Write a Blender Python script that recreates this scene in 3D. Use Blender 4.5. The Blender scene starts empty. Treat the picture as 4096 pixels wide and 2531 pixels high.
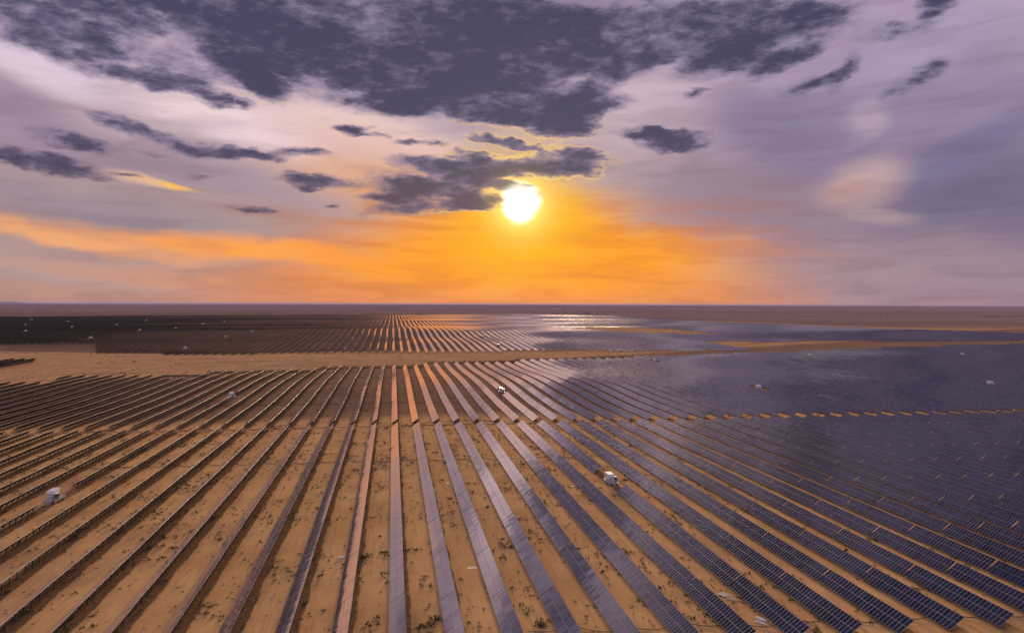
import bpy, math, random
import numpy as np
from mathutils import Vector, Matrix

random.seed(7); rng = np.random.default_rng(7)
S = bpy.context.scene
C = S.collection
PI = math.pi
def R(d): return math.radians(d)
def lin(c):
    return tuple(((v/255)/12.92 if v/255 <= .04045 else ((v/255+.055)/1.055)**2.4) for v in c)

# ------------------------------------------------------------------ camera
CAM_H, FPX, YAW, ROLL = 73.8, 2730.0, R(9.9), .0029
PITCH = math.atan(50.5/FPX)
fw = Vector((math.sin(YAW)*math.cos(PITCH), math.cos(YAW)*math.cos(PITCH), -math.sin(PITCH)))
rt = Vector((math.cos(YAW), -math.sin(YAW), 0)); up = rt.cross(fw)
rt2 = (rt + up*ROLL).normalized(); up2 = rt2.cross(fw).normalized()
cd = bpy.data.cameras.new('camera'); cam = bpy.data.objects.new('camera', cd); C.objects.link(cam)
cd.sensor_width = 36; cd.lens = FPX/4096*36; cd.clip_start = 1; cd.clip_end = 200000
m = Matrix((rt2, up2, -fw)).transposed().to_4x4(); m.translation = (0, 0, CAM_H); cam.matrix_world = m
S.camera = cam
RT, UP, FW = np.array(rt2), np.array(up2), np.array(fw)
def project(x, y, z):                      # world -> photograph pixels (4096 wide), for laying out what stands where
    p = np.stack([np.asarray(x, float), np.asarray(y, float), np.asarray(z, float)-CAM_H], -1)
    d = p @ FW
    d = np.where(d < 1, 1, d)
    return 2048+FPX*(p @ RT)/d, 1265.5-FPX*(p @ UP)/d, d
def pdir(px, py):                          # photograph pixel -> direction
    v = FW*FPX + RT*(px-2048) + UP*(1265.5-py)
    return v/np.linalg.norm(v)
def ground_at(px, py, z=0.0):
    v = pdir(px, py); k = (z-CAM_H)/v[2]
    return v[0]*k, v[1]*k

# ------------------------------------------------------------------ colour management
S.view_settings.view_transform = 'Standard'; S.view_settings.look = 'None'
S.view_settings.exposure = 0.5; S.view_settings.gamma = 1; S.view_settings.use_curve_mapping = False
S.cycles.max_bounces = 6; S.cycles.diffuse_bounces = 2; S.cycles.glossy_bounces = 3; S.cycles.volume_bounces = 0
S.cycles.caustics_reflective = False; S.cycles.caustics_refractive = False

# ------------------------------------------------------------------ sun
sd = pdir(2083, 815); SUN_AZ = math.atan2(sd[0], sd[1]); SUN_EL = math.asin(sd[2])
sl = bpy.data.lights.new('sun', 'SUN'); sl.energy = 2.7; sl.angle = R(8); sl.color = (1, .70, .40)
so = bpy.data.objects.new('sun', sl); C.objects.link(so)
so.rotation_euler = Vector(sd).to_track_quat('Z', 'Y').to_euler(); so.location = (0, 0, 300)

# ------------------------------------------------------------------ node helper
class NT:
    def __init__(s, tree): s.t = tree; s.n = tree.nodes; s.l = tree.links
    def put(s, sock, v):
        if v is None: return
        if hasattr(v, 'is_output'): s.l.new(v, sock)
        else: sock.default_value = v
    def node(s, kind, ins=(), **kw):
        n = s.n.new(kind)
        for k, v in kw.items(): setattr(n, k, v)
        for i, v in (ins.items() if isinstance(ins, dict) else enumerate(ins)): s.put(n.inputs[i], v)
        return n
    def math(s, op, *a, clamp=False):
        return s.node('ShaderNodeMath', a, operation=op, use_clamp=clamp).outputs[0]
    def vmath(s, op, *a):
        n = s.node('ShaderNodeVectorMath', a, operation=op)
        return n.outputs['Value'] if op in ('DOT_PRODUCT', 'LENGTH') else n.outputs[0]
    def rng(s, v, a, b, c=0., d=1., smooth=True):
        n = s.n.new('ShaderNodeMapRange'); n.interpolation_type = 'SMOOTHSTEP' if smooth else 'LINEAR'
        for i, q in enumerate((v, a, b, c, d)): s.put(n.inputs[i], q)
        return n.outputs[0]
    def mix(s, f, a, b, mode='MIX'):
        n = s.n.new('ShaderNodeMix'); n.data_type = 'RGBA'; n.blend_type = mode; n.clamp_factor = True
        def c(v): return v if hasattr(v, 'is_output') or len(v) == 4 else (*v, 1)
        s.put(n.inputs[0], f); s.put(n.inputs[6], c(a)); s.put(n.inputs[7], c(b))
        return n.outputs[2]
    def noise(s, vec, scale, detail=4, rough=.55, dist=0, col=False, dim='3D'):
        n = s.node('ShaderNodeTexNoise'); n.noise_dimensions = dim
        s.put(n.inputs['Vector'], vec); n.inputs['Scale'].default_value = scale
        n.inputs['Detail'].default_value = detail; n.inputs['Roughness'].default_value = rough
        n.inputs['Distortion'].default_value = dist
        return n.outputs['Color' if col else 'Fac']

# ------------------------------------------------------------------ sky (in degrees of azimuth and elevation, at infinity)
W = bpy.data.worlds.new('World'); S.world = W; W.use_nodes = True
w = NT(W.node_tree); w.n.clear()
K = 4096/2447.
D = w.node('ShaderNodeTexCoord').outputs['Generated']
sx = w.node('ShaderNodeSeparateXYZ', (D,))
az = w.math('ARCTAN2', sx.outputs[0], sx.outputs[1]); el = w.math('ARCSINE', sx.outputs[2])
V = w.node('ShaderNodeCombineXYZ', (az, el)).outputs[0]
Dst = w.node('ShaderNodeMapping', {0: D, 3: (1, 1, 2.3)}).outputs[0]
wn = w.noise(Dst, 5, 3, .5, col=True)
warp = w.vmath('SCALE', w.vmath('SUBTRACT', wn, (.5, .5, .5))); warp.node.inputs['Scale'].default_value = .07
wn2 = w.noise(Dst, 26, 3, .55, col=True)
warp2 = w.vmath('SCALE', w.vmath('SUBTRACT', wn2, (.5, .5, .5))); warp2.node.inputs['Scale'].default_value = .022
Vs = w.vmath('ADD', V, warp)                       # gently warped, for the veils
Vc = w.vmath('ADD', w.vmath('ADD', V, w.vmath('SCALE', warp, (0, 0, 0))), warp2)
Vc.node.inputs[0].links[0].from_node.inputs[1].links[0].from_node.inputs['Scale'].default_value = .35
def azel(vx, vy):
    d = pdir(vx*K, vy*K); return math.atan2(d[0], d[1]), math.asin(d[2])
def blob(vec, cx, cy, rx, ry, ang):
    a, e = azel(cx, cy)
    ra = (azel(cx+rx, cy)[0]-azel(cx-rx, cy)[0])/2; re = (azel(cx, cy-ry)[1]-azel(cx, cy+ry)[1])/2
    mp = w.node('ShaderNodeMapping', {0: vec, 1: (a, e, 0), 2: (0, 0, -R(ang)), 3: (ra, re, 1)}, vector_type='TEXTURE')
    g = w.node('ShaderNodeTexGradient', (mp.outputs[0],), gradient_type='SPHERICAL')
    return g.outputs['Fac']
ramp = w.node('ShaderNodeValToRGB', (w.math('DIVIDE', el, .9),))
cr = ramp.color_ramp
stops = [(0, (178, 136, 126)), (.035, (178, 140, 132)), (.12, (168, 142, 142)), (.22, (184, 158, 165)), (.33, (198, 174, 188)),
         (.48, (190, 170, 192)), (.7, (140, 130, 162)), (1, (120, 114, 148))]
while len(cr.elements) < len(stops): cr.elements.new(.5)
for e, (p, c) in zip(cr.elements, stops): e.position = p; e.color = (*lin(c), 1)
col = ramp.outputs[0]
back = w.rng(w.vmath('DOT_PRODUCT', D, (0.17, .98, 0)), .75, -.3)
col = w.mix(back, col, lin((222, 208, 224)))  # unseen sky behind the camera, brightened to lift the ground light
veils = [  # x, y, radius x, radius y, clockwise tilt, colour, strength (x, y, radii in 2447ths of the photo width)
    (2150, 300, 780, 480, 0, (142, 125, 156), .95), (1950, 500, 640, 210, 5, (136, 118, 142), .95),
    (2400, 490, 460, 250, 0, (108, 96, 126), .95), (2300, 640, 600, 150, 5, (140, 120, 142), .9),
    (1850, 310, 260, 120, 20, (128, 112, 144), .85), (2330, 350, 320, 80, -28, (118, 105, 142), .9),
    (2200, 120, 330, 100, -15, (174, 157, 188), .7), (2060, 290, 90, 60, -30, (190, 168, 180), .55),
    (2060, 440, 170, 90, -10, (205, 170, 165), .75), (2010, 460, 110, 50, -25, (214, 160, 140), .6), (2100, 510, 160, 30, 5, (196, 164, 156), .5),
    (0, 270, 430, 140, 18, (138, 120, 148), .75), (500, 270, 620, 85, 17, (236, 208, 214), .95), (880, 330, 480, 75, 12, (240, 206, 200), .85), (60, 160, 320, 70, 12, (222, 204, 222), .8),
    (350, 400, 640, 85, 8, (156, 134, 152), .85), (1000, 400, 460, 100, 10, (222, 174, 158), .65),
    (200, 492, 700, 62, 7, (152, 134, 144), 1.0), (800, 555, 760, 60, 8, (168, 140, 138), .85),
    (120, 556, 560, 28, 8, (244, 168, 108), .9), (700, 612, 740, 34, 6, (255, 160, 66), 1.0), (1000, 480, 500, 90, 12, (240, 165, 90), .6),
    (150, 640, 900, 50, 4, (174, 148, 146), .9), (700, 668, 900, 40, 3, (218, 145, 105), .7), (300, 700, 700, 40, 0, (190, 142, 122), .5),
    (1250, 680, 1000, 170, 0, (242, 140, 36), 1.0), (1250, 715, 1300, 75, 0, (222, 130, 78), .8), (2350, 700, 640, 90, 0, (152, 126, 144), .9),
    (1250, 612, 620, 140, 4, (255, 154, 10), 1.0), (1520, 588, 470, 62, 12, (255, 160, 20), 1.0), (1740, 604, 440, 20, 3, (246, 146, 70), .7),
    (2050, 640, 560, 120, 3, (158, 132, 144), .85), (1800, 470, 420, 110, 12, (142, 122, 140), .85), (1150, 525, 330, 85, 10, (244, 160, 62), .7), (1300, 530, 300, 130, 0, (255, 170, 0), .9),
    (350, 452, 170, 13, 10, (246, 190, 140), .7), (405, 461, 60, 12, 10, (255, 190, 70), .85),
]
for (x, y, rx, ry, an, c, st) in veils:
    f = w.rng(blob(Vs, x, y, rx, ry, an), 0, .8, 0, st)
    col = w.mix(f, col, lin(c))
# fine streaks of high cloud
Dz = w.node('ShaderNodeMapping', {0: D, 2: (R(8), R(7), 0), 3: (1, 1, 7)}).outputs[0]
stn = w.noise(Dz, 7, 5, .55, .4)
col = w.mix(w.rng(stn, .3, .7, .0, .09, False), col, w.mix(.5, col, (1, .93, .95)), 'MIX')
col = w.mix(w.rng(stn, .55, .35, 0, .22), col, lin((122, 104, 122)), 'MIX')
# unseen dark bank overhead, added to darken the panels' reflections
col = w.mix(w.rng(w.node('ShaderNodeTexGradient', (w.node('ShaderNodeMapping', {0: Vs, 1: (R(8), R(46), 0), 3: (R(58), R(26), 1)}, vector_type='TEXTURE').outputs[0],), gradient_type='SPHERICAL').outputs['Fac'], 0, .34, 0, .93), col, lin((24, 27, 56)))
# bright gap overhead, just above the frame
col = w.mix(w.rng(w.node('ShaderNodeTexGradient', (w.node('ShaderNodeMapping', {0: Vs, 1: (R(14), R(33), 0), 3: (R(11), R(6), 1)}, vector_type='TEXTURE').outputs[0],), gradient_type='SPHERICAL').outputs['Fac'], 0, .8, 0, .42), col, lin((204, 186, 208)))
# sun glow
ang = w.math('ARCCOSINE', w.vmath('DOT_PRODUCT', D, tuple(sd)))
g1 = w.rng(ang, .14, .02); g2 = w.rng(ang, .050, .020)
col = w.mix(w.math('MULTIPLY', w.rng(ang, .42, .06), w.rng(w.math('SUBTRACT', el, w.math('MULTIPLY', ang, -.35)), R(11.4), R(6.8), 0, w.math('MULTIPLY', w.rng(el, R(.2), R(4.5), .15, 1), .8))), col, lin((252, 156, 0)))
col = w.mix(w.math('MULTIPLY', w.rng(stn, .62, .38, 0, .5), w.math('MULTIPLY', w.rng(el, R(10.5), R(6.5)), w.rng(ang, .5, .1))), col, lin((222, 122, 36)))
col = w.mix(w.math('MULTIPLY', g1, .7), col, lin((255, 194, 0)))
col = w.mix(g2, col, (1.25, .78, .10, 1))
# dark broken clouds
clouds = [
    (240, 132, 190, 62, 9, 1.1), (55, 85, 110, 42, 10, .8), (120, 22, 260, 60, 0, 1.0), (330, 62, 120, 45, 15, .75), (450, 45, 190, 70, 20, .95), (560, 100, 130, 50, 15, .8),
    (800, 130, 290, 110, 15, 1.35), (700, 40, 220, 70, 5, 1.0), (960, 60, 330, 100, 0, 1.3), (1000, 190, 300, 70, 12, 1.3), (1060, 245, 180, 45, 2, 1.15),
    (1190, 100, 240, 95, 0, 1.25), (1140, 218, 170, 45, 0, 1.05), (1340, 95, 240, 100, 0, 1.35), (1310, 165, 160, 36, -8, 1.0), (1600, 68, 280, 72, 0, 1.3),
    (1780, 72, 200, 66, 4, 1.1), (1960, 40, 120, 42, 5, .85), (1500, 168, 130, 34, -22, 1.0), (1720, 150, 150, 42, 0, .9), (1870, 145, 150, 26, -22, 1.0), (2010, 178, 60, 24, -50, .95),
    (1930, 205, 110, 15, -10, .9), (2185, 190, 90, 26, -20, .62), (2240, 15, 55, 24, 0, .9), (2150, 70, 120, 20, 0, .5),
    (1390, 232, 130, 32, 5, 1.05), (1330, 285, 110, 42, 5, 1.0), (1240, 255, 130, 36, 0, .8), (1540, 314, 75, 16, 4, .9), (1610, 338, 105, 27, 6, .95),
    (1340, 368, 150, 25, 8, .95), (1240, 395, 200, 24, 5, 1.15), (1210, 340, 90, 14, 4, .8),
    (400, 196, 130, 24, 3, .95), (515, 238, 70, 16, 6, .95), (575, 175, 95, 38, 25, .95), (450, 165, 80, 44, 20, .85), (585, 248, 26, 11, 0, .7),
    (320, 308, 110, 22, 12, 1.0), (190, 342, 140, 26, 12, .85), (110, 388, 155, 26, 11, 1.0), (10, 380, 60, 16, 5, .8),
    (510, 362, 125, 21, 2, 1.1), (610, 369, 85, 14, 3, 1.0), (725, 366, 75, 13, 2, .95), (350, 372, 50, 10, 5, .55),
    (760, 434, 100, 18, 3, 1.1), (600, 506, 75, 9, 3, .55), (840, 312, 60, 8, -8, .6), (870, 325, 60, 9, 0, .6), (730, 452, 36, 8, 0, .6), (795, 499, 24, 7, 0, .6), (980, 342, 50, 8, 0, .7), (1040, 343, 40, 8, 5, .7),
    (1010, 392, 95, 20, 5, 1.0), (1050, 452, 180, 36, 4, 1.2), (1130, 416, 130, 24, 4, 1.05), (1000, 503, 150, 18, -4, 1.05), (930, 478, 80, 12, 3, .8), (1110, 492, 60, 14, 0, .8), (1225, 438, 70, 10, 8, .7), (1252, 456, 66, 7, 8, .95), (1236, 444, 56, 9, 4, 1.0),
    (470, 425, 40, 8, 0, .4), (300, 425, 50, 7, 4, .5), (1665, 224, 40, 9, 0, .6), (640, 210, 60, 30, 15, .8), (680, 130, 80, 40, 10, .7),
]
dens = None
for (x, y, rx, ry, an, st) in clouds:
    b = blob(Vc, x, y, rx*1.22, ry*1.3, an)
    b = w.math('MULTIPLY', b, st*(1.18 if rx < 140 else 1.05))
    if dens is None: dens = b
    else: dens = w.math('ADD', dens, b)
dens = w.math('MULTIPLY', w.math('MINIMUM', dens, 1.15), .90)
# the clouds go on outside the frame
sxy = w.math('MAXIMUM', w.math('ADD', sx.outputs[2], .12), .05)
P = w.node('ShaderNodeCombineXYZ', (w.math('DIVIDE', sx.outputs[0], sxy), w.math('DIVIDE', sx.outputs[1], sxy))).outputs[0]
cn = w.noise(P, .9, 5, .6)
outm = w.math('MAXIMUM', w.rng(el, R(25), R(31)), w.rng(w.math('ABSOLUTE', w.math('SUBTRACT', az, YAW)), R(39), R(48)))
outd = w.math('MULTIPLY', w.rng(cn, .40, .62, 0, .7), w.math('MULTIPLY', outm, w.rng(el, R(6), R(14))))
outd = w.math('MULTIPLY', outd, w.rng(w.node('ShaderNodeTexGradient', (w.node('ShaderNodeMapping', {0: V, 1: (R(14), R(33), 0), 3: (R(12), R(7), 1)}, vector_type='TEXTURE').outputs[0],), gradient_type='SPHERICAL').outputs['Fac'], 0, .5, 1, .2))
dens = w.math('MAXIMUM', dens, outd)
Dc = w.node('ShaderNodeMapping', {0: D, 2: (0, R(-6), 0), 3: (1, 1, 2.6)}).outputs[0]
f1 = w.noise(Dc, 13, 7, .62, .15)
f2 = w.noise(Dc, 5, 4, .55)
f3 = w.noise(Dc, 46, 5, .62)
dn = w.math('ADD', w.math('ADD', w.math('ADD', dens, w.math('MULTIPLY', w.math('SUBTRACT', f2, .5), .95)), w.math('MULTIPLY', w.math('SUBTRACT', f1, .5), 1.9)), w.math('MULTIPLY', w.math('SUBTRACT', f3, .5), .62))
gate = w.rng(dens, .0, .16)
alpha = w.math('MULTIPLY', w.rng(dn, .14, .70), gate)
thin = w.math('MULTIPLY', w.rng(dn, -.22, .34), w.rng(dens, .0, .35))
col = w.mix(w.math('MULTIPLY', thin, .55), col, w.mix(w.rng(el, R(14), R(6)), lin((138, 124, 152)), lin((150, 116, 116))))
shade = w.rng(w.math('ADD', w.math('ADD', w.math('MULTIPLY', f1, .6), w.math('MULTIPLY', f3, .35)), w.math('ADD', w.math('MULTIPLY', f2, .35), w.math('MULTIPLY', dens, .16))), .57, .86)
ccol = w.mix(shade, lin((142, 128, 158)), lin((66, 63, 90)))
ccol = w.mix(w.rng(el, R(15), R(5), 0, .45), ccol, lin((104, 80, 92)))
col = w.mix(w.math('MULTIPLY', alpha, w.rng(dens, .1, .5, .72, .97)), col, ccol)
rim = w.math('MULTIPLY', w.math('MULTIPLY', w.rng(dn, .06, .24), w.rng(dn, .44, .26)), w.math('MULTIPLY', gate, w.rng(ang, .20, .03)))
col = w.mix(w.math('MULTIPLY', rim, .8), col, lin((255, 208, 120)))
core = w.rng(w.math('ADD', ang, w.math('MULTIPLY', w.math('SUBTRACT', f1, .5),   .020)), .0335, .0130)
vis = w.math('MULTIPLY', core, w.math('SUBTRACT', 1, w.math('MULTIPLY', alpha, .62)))
glare = w.math('MULTIPLY', w.math('MULTIPLY', w.math('POWER', w.rng(ang, .085, .012, smooth=False), 2.0), .95), w.math('SUBTRACT', 1, w.math('MULTIPLY', alpha, .75)), clamp=True)
col = w.mix(glare, col, (1.25, .86, .22, 1))
col = w.mix(vis, col, (3.2, 3.0, 2.5, 1))
# below the horizon
col = w.mix(w.rng(el, 0, -.03), col, lin((110, 88, 88)))
sky = w.node('ShaderNodeTexSky', sky_type='NISHITA', sun_disc=False)
sky.sun_elevation = SUN_EL; sky.sun_rotation = SUN_AZ
bg = w.node('ShaderNodeBackground', {0: col, 1: w.math('MULTIPLY_ADD', back, .15, .707)}); bg2 = w.node('ShaderNodeBackground', {0: sky.outputs[0], 1: .001})
add = w.node('ShaderNodeAddShader', (bg.outputs[0], bg2.outputs[0]))
w.node('ShaderNodeOutputWorld', (add.outputs[0],))
W.cycles.sampling_method = 'MANUAL'; W.cycles.sample_map_resolution = 512

# ------------------------------------------------------------------ materials
def material(name):
    mt = bpy.data.materials.new(name); mt.use_nodes = True
    n = NT(mt.node_tree); b = n.n['Principled BSDF']
    return mt, n, b
def plain(name, c, rough=.6, metal=0., var=.15, scale=3.):
    mt, n, b = material(name)
    co = n.node('ShaderNodeTexCoord').outputs['Object']
    f = n.noise(co, scale, 4, .6)
    n.put(b.inputs['Base Color'], n.mix(f, tuple(v*(1-var) for v in c), tuple(min(1, v*(1+var)) for v in c)))
    b.inputs['Roughness'].default_value = rough; b.inputs['Metallic'].default_value = metal
    return mt
M_steel = plain('galvanised_steel', (.05, .048, .05), .7, .1)
M_alu = plain('aluminium_frame', (.38, .38, .43), .5, .2, .05)
M_back = plain('panel_backsheet', (.010, .010, .014), .8, 0, .1)
M_back.node_tree.nodes['Principled BSDF'].inputs['Specular IOR Level'].default_value = .1
M_white = plain('white_painted_metal', (.76, .76, .80), .35, 0, .06, 1.2)
M_grey = plain('grey_painted_metal', (.42, .44, .48), .45, .2, .1, 1.5)
M_dark = plain('dark_radiator_metal', (.03, .035, .05), .5, .2, .3)
M_cable = plain('black_cable', (.02, .02, .022), .6, 0, .3)
M_wood = plain('weathered_board', (.55, .47, .36), .8, 0, .3, 2)
M_sheet = plain('pale_packaging_sheet', (.68, .66, .66), .6, 0, .15, 1.5)
M_concrete = plain('concrete', (.34, .32, .30), .85, 0, .2, 1)
M_building = plain('dark_render', (.06, .05, .05), .8, 0, .3, .2)
def foliage(name, c1, c2):
    mt, n, b = material(name)
    g = n.node('ShaderNodeNewGeometry').outputs['Position']
    f = n.noise(g, .35, 3, .6); r = n.node('ShaderNodeNewGeometry').outputs['Random Per Island']
    n.put(b.inputs['Base Color'], n.mix(n.math('ADD', n.math('MULTIPLY', f, .6), n.math('MULTIPLY', r, .4)), c1, c2))
    b.inputs['Roughness'].default_value = .75; b.inputs['Specular IOR Level'].default_value = .2
    return mt
M_green = foliage('desert_grass', (.030, .042, .012), (.15, .15, .04))
M_shrub = foliage('shrub_leaf', (.018, .035, .010), (.085, .105, .022))
M_stem = plain('shrub_stem', (.09, .06, .035), .85)

def glass(name, grid):
    mt, n, b = material(name)
    uv = n.node('ShaderNodeTexCoord').outputs['UV']
    s = n.node('ShaderNodeSeparateXYZ', (uv,))
    oi = n.node('ShaderNodeObjectInfo').outputs['Random']
    fl = n.vmath('FLOOR', uv)
    wv = n.node('ShaderNodeVectorMath', (fl, n.node('ShaderNodeCombineXYZ', (oi, oi, oi)).outputs[0]), operation='ADD').outputs[0]
    wn_ = n.node('ShaderNodeTexWhiteNoise', (wv,)); rnd = wn_.outputs['Value']
    fu = n.math('FRACT', s.outputs[0]); fv = n.math('FRACT', s.outputs[1])
    c = n.mix(rnd, (.004, .007, .024), (.010, .018, .055))
    # half-cut gap across the middle of each module and the busbars between the cells
    mid = n.rng(n.math('ABSOLUTE', n.math('SUBTRACT', fu, .5)), .006, .010, 1, 0)
    c = n.mix(n.math('MULTIPLY', mid, .45), c, (.22, .22, .26))
    cells = n.rng(n.math('ABSOLUTE', n.math('SUBTRACT', n.math('FRACT', n.math('MULTIPLY', fu, 24)), .5)), .45, .5)
    c = n.mix(n.math('MULTIPLY', cells, .06), c, (.20, .20, .25))
    pos = n.node('ShaderNodeNewGeometry').outputs['Position']
    dust = n.math('ADD', n.rng(n.noise(pos, .35, 4, .6), .35, .75, .03, .09), n.math('MULTIPLY', rnd, .035))
    # dust gathers at the lower end of a module
    c = n.mix(n.math('MULTIPLY', dust, .4), c, (.36, .33, .34))
    if grid:
        eu = n.math('ABSOLUTE', n.math('SUBTRACT', fu, .5)); ev = n.math('ABSOLUTE', n.math('SUBTRACT', fv, .5))
        line = n.math('MAXIMUM', n.rng(ev, .455, .475), n.rng(eu, .478, .488))
        c = n.mix(line, c, (.27, .27, .34))
    n.put(b.inputs['Base Color'], c)
    n.put(b.inputs['Roughness'], n.math('ADD', .06, n.math('MULTIPLY', rnd, .03)))
    b.inputs['IOR'].default_value = 1.45
    geo = n.node('ShaderNodeNewGeometry').outputs['Normal']
    j = n.node('ShaderNodeVectorMath', (wn_.outputs['Color'], (.5, .5, .5)), operation='SUBTRACT').outputs[0]
    j = n.node('ShaderNodeVectorMath', (j,), operation='SCALE'); j.inputs['Scale'].default_value = .010
    wob = n.node('ShaderNodeVectorMath', (n.noise(pos, .9, 2, .5, col=True), (.5, .5, .5)), operation='SUBTRACT').outputs[0]
    wob = n.node('ShaderNodeVectorMath', (wob,), operation='SCALE'); wob.inputs['Scale'].default_value = .012
    nn = n.vmath('NORMALIZE', n.vmath('ADD', n.vmath('ADD', geo, j.outputs[0]), wob.outputs[0]))
    n.put(b.inputs['Normal'], nn)
    # pink dust film, added to lift the panels' sheen at slanting views
    fc = n.math('MAXIMUM', n.math('SUBTRACT', 1, n.node('ShaderNodeLayerWeight', (.5,)).outputs['Facing']), .02)
    inv = n.math('SUBTRACT', 1, fc)
    fr_ = n.math('MINIMUM', n.math('MULTIPLY', n.math('MULTIPLY', dust, 4), n.math('POWER', inv, 4)), .2)
    gfac = n.math('MINIMUM', n.math('ADD', n.math('MULTIPLY', n.math('POWER', inv, 3.3), 1.95), n.math('ADD', .015, n.math('MULTIPLY', rnd, .02))), .64)
    gfac = n.math('MULTIPLY', gfac, n.math('ADD', .84, n.math('MULTIPLY', rnd, .26)))
    gl_ = n.node('ShaderNodeBsdfGlossy'); gl_.inputs['Color'].default_value = (1, .91, .87, 1)
    n.put(gl_.inputs['Roughness'], n.math('ADD', .075, n.math('MULTIPLY', rnd, .03))); n.put(gl_.inputs['Normal'], nn)
    pane = n.node('ShaderNodeMixShader', (gfac, b.outputs[0], gl_.outputs[0]))
    df = n.node('ShaderNodeBsdfDiffuse', {0: (.85, .62, .53, 1)})
    mx_ = n.node('ShaderNodeMixShader', (fr_, pane.outputs[0], df.outputs[0]))
    n.l.new(mx_.outputs[0], n.n['Material Output'].inputs['Surface'])
    return mt
M_glass = glass('module_glass', False)
M_far = glass('module_glass_far', True)

# ground
M_ground, n, b = material('desert_sand')
g = n.node('ShaderNodeNewGeometry').outputs['Position']
gs = n.node('ShaderNodeSeparateXYZ', (g,)); gx, gy = gs.outputs[0], gs.outputs[1]
gl = n.node('ShaderNodeMapping', {0: g, 3: (1, .06, 1)}).outputs[0]          # streaks along the rows
gw = n.node('ShaderNodeMapping', {0: g, 3: (.12, 1, 1)}).outputs[0]          # streaks across them
c = n.mix(n.rng(n.noise(g, .035, 5, .6), .35, .65), (.63, .352, .140), (.78, .46, .188))
c = n.mix(n.rng(n.noise(g, .012, 4, .6), .5, .72, 0, .6), c, (.40, .225, .135))
c = n.mix(n.rng(n.noise(g, .05, 5, .65, .5), .54, .74, 0, .7), c, (.34, .26, .10))
c = n.mix(n.rng(n.noise(gl, .9, 4, .6), .50, .72, 0, .45), c, (.33, .19, .11))
c = n.mix(n.rng(n.noise(gl, .33, 3, .6), .55, .72, 0, .35), c, (.62, .40, .21))
c = n.mix(n.rng(n.noise(g, 1.3, 4, .7), .56, .70, 0, .5), c, (.30, .19, .09))
c = n.mix(n.rng(n.noise(g, 6, 3, .7), .58, .70, 0, .45), c, (.24, .16, .09))
c = n.mix(n.rng(n.noise(g, 3.3, 2, .5), .70, .74, 0, .7), c, (.10, .09, .035))
# row skeleton of wheel tracks down the lane to the inverter stations and on the cross path
tr = n.math('ABSOLUTE', n.math('SUBTRACT', gx, 93.5)); tr = n.rng(n.math('ADD', tr, n.math('MULTIPLY', n.noise(gl, .5, 3, .6), 1.5)), 2.6, 1.2)
c = n.mix(n.math('MULTIPLY', n.math('MULTIPLY', tr, n.rng(gy, 1000, 800)), .8), c, (.36, .20, .14))
tq = n.math('ADD', gy, n.math('MULTIPLY', gx, .036))
pt = n.rng(n.math('ADD', n.math('ABSOLUTE', n.math('SUBTRACT', tq, 414.6)), n.math('MULTIPLY', n.noise(gw, .4, 3, .6), 3)), 5.2, 3.2)
c = n.mix(n.math('MULTIPLY', pt, .85), c, (.32, .18, .105))
# scrub on the open strip between the fields
sc = n.math('MULTIPLY', n.rng(gy, 640, 720), n.rng(n.noise(gw, .07, 5, .7), .55, .62))
c = n.mix(n.math('MULTIPLY', sc, n.rng(n.noise(gw, .012, 3, .6), .42, .58, 0, .75)), c, (.13, .105, .04))
# strip of dark soil and painted shade along the back edge of every row
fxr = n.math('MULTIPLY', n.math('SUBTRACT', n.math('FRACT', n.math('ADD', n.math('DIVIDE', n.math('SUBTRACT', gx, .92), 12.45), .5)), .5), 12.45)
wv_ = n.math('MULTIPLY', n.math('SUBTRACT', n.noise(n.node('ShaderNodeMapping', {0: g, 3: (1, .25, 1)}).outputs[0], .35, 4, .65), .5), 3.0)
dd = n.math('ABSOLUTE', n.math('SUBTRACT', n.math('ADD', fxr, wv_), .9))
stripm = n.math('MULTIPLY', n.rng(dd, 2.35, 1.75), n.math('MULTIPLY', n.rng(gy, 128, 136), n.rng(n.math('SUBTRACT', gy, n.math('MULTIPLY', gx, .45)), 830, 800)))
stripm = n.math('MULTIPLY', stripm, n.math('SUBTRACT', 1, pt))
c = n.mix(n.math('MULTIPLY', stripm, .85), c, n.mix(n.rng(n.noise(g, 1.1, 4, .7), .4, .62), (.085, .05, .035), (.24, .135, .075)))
# darker, browner ground inside the fields further out
soil = n.mix(n.rng(n.noise(g, .02, 5, .65), .35, .65), (.10, .066, .054), (.17, .11, .085))
m1 = n.math('MULTIPLY', n.rng(gy, 425, 470), n.math('SUBTRACT', 1, n.rng(n.math('ADD', n.math('SUBTRACT', gy, n.math('MULTIPLY', gx, .45)), n.math('MULTIPLY', n.noise(g, .02, 3, .6), 40)), 800, 850)))
c = n.mix(n.math('MULTIPLY', m1, .72), c, soil)
lowb = n.math('ADD', 1045, n.math('MULTIPLY', n.math('MAXIMUM', n.math('SUBTRACT', n.math('MULTIPLY', gx, -1), 330), 0), .28))
m2 = n.math('MULTIPLY', n.rng(n.math('SUBTRACT', gy, lowb), 0, 40), n.rng(n.math('SUBTRACT', gx, n.math('MULTIPLY', gy, .22)), 40, -60))
c = n.mix(n.math('MULTIPLY', m2, .85), c, soil)
c = n.mix(n.math('MULTIPLY', n.math('MULTIPLY', n.rng(gy, 560, 800), n.math('SUBTRACT', 1, m2)), .42), c, (.34, .20, .125))
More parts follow.
